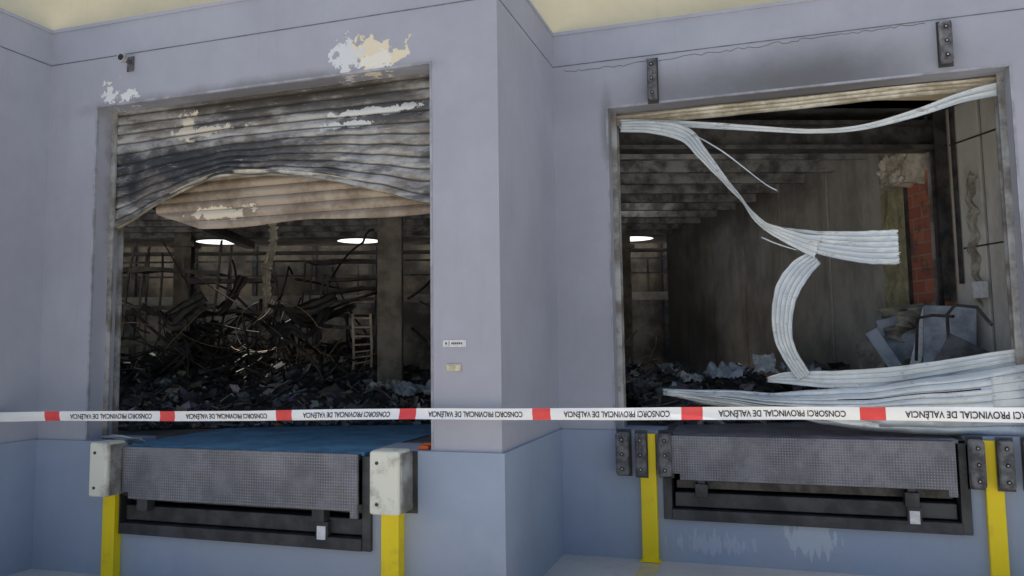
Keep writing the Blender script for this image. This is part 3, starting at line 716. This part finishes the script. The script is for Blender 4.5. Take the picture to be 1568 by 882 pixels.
for i in range(n):
    s_=cum[-1]*(i+.5)/n; r=((s_-S0)%PER); 
    for j in range(4):
        k=i*5+j; f.append((k,k+5,k+6,k+1)); mi.append(1 if r<.135 else 0)
o=pydata('tape_band',v,f,[M_tw,M_tr],tp,True)
for p,m_ in zip(o.data.polygons,mi): p.material_index=m_
cu=bpy.data.curves.new('t','FONT'); cu.body='CONSORCI PROVINCIAL DE VALÈNCIA'; cu.size=.052; cu.offset=.0009
to=bpy.data.objects.new('t',cu); COL.objects.link(to); bpy.context.view_layer.update(); dg=bpy.context.evaluated_depsgraph_get()
tm=bpy.data.meshes.new_from_object(to.evaluated_get(dg)); xs=[q.co.x for q in tm.vertices]; wdt=max(xs); bpy.data.objects.remove(to)
k=0
while S0+PER*k<cum[-1]-.3:
    a=S0+PER*k+.135+.09; sc2=(PER-.135-.16)/wdt
    me=tm.copy()
    for q in me.vertices:
        s_=a+(wdt-q.co.x)*sc2; h=-(q.co.y-.018)*1.0-.002
        q.co=TSurf(s_,h,.0025)
    new_obj('printed_text',me,M_black,tp)
    k+=1
bp=empty('barrier_post'); cyl('pole',(2.42,4.6,.75),(0,0,1),.02,1.5,M_yellow,bp); cyl('foot',(2.42,4.6,.03),(0,0,1),.16,.05,M_rubber,bp)

# ================= ground =================
pydata('ground',[(-150,-150,0),(150,-150,0),(150,150,0),(-150,150,0)],[(0,1,2,3)],M_ground)
pydata('painted_ground_line',[(-1.05,Y2-.14,.004),(-.90,Y2-.14,.004),(-.90,2.5,.004),(-1.05,2.5,.004)],[(0,1,2,3)],M_gy)
pydata('painted_ground_line',[(1.46,Y2-.14,.004),(1.62,Y2-.14,.004),(1.62,2.5,.004),(1.46,2.5,.004)],[(0,1,2,3)],M_gy)

# ================= light =================
w=bpy.data.worlds.new('World'); scene.world=w; w.use_nodes=True; nt=w.node_tree
sk=nt.nodes.new('ShaderNodeTexSky'); sk.sky_type='NISHITA'; sk.sun_disc=False; sk.dust_density=3.0; sk.air_density=1.2
EL,AZ=math.radians(66),math.radians(-82)
sk.sun_elevation=EL; sk.sun_rotation=AZ
bg=nt.nodes['Background']; bg.inputs[1].default_value=.15; nt.links.new(sk.outputs[0],bg.inputs[0])
sd=bpy.data.lights.new('sun','SUN'); sd.energy=5; sd.angle=math.radians(.5); sd.color=(1,.95,.87)
so=bpy.data.objects.new('sun',sd); COL.objects.link(so)
S=Vector((math.cos(EL)*math.sin(AZ),math.cos(EL)*math.cos(AZ),math.sin(EL)))
so.rotation_euler=S.to_track_quat('Z','Y').to_euler()
# ================= camera =================
cd=bpy.data.cameras.new('camera'); cam=bpy.data.objects.new('camera',cd); COL.objects.link(cam); scene.camera=cam
cd.sensor_width=36; cd.lens=27.706; cd.shift_y=-20.255/1568; cd.clip_end=500; cd.clip_start=.05
R=Matrix.Rotation(.312,4,'Z')@Matrix.Rotation(math.pi/2+.088,4,'X')@Matrix.Rotation(-.014,4,'Z')
cam.matrix_world=Matrix.Translation((0,0,1.798))@R
scene.view_settings.view_transform='Standard'; scene.view_settings.look='None'; scene.view_settings.exposure=0
scene.cycles.max_bounces=6; scene.cycles.diffuse_bounces=4; scene.cycles.glossy_bounces=2
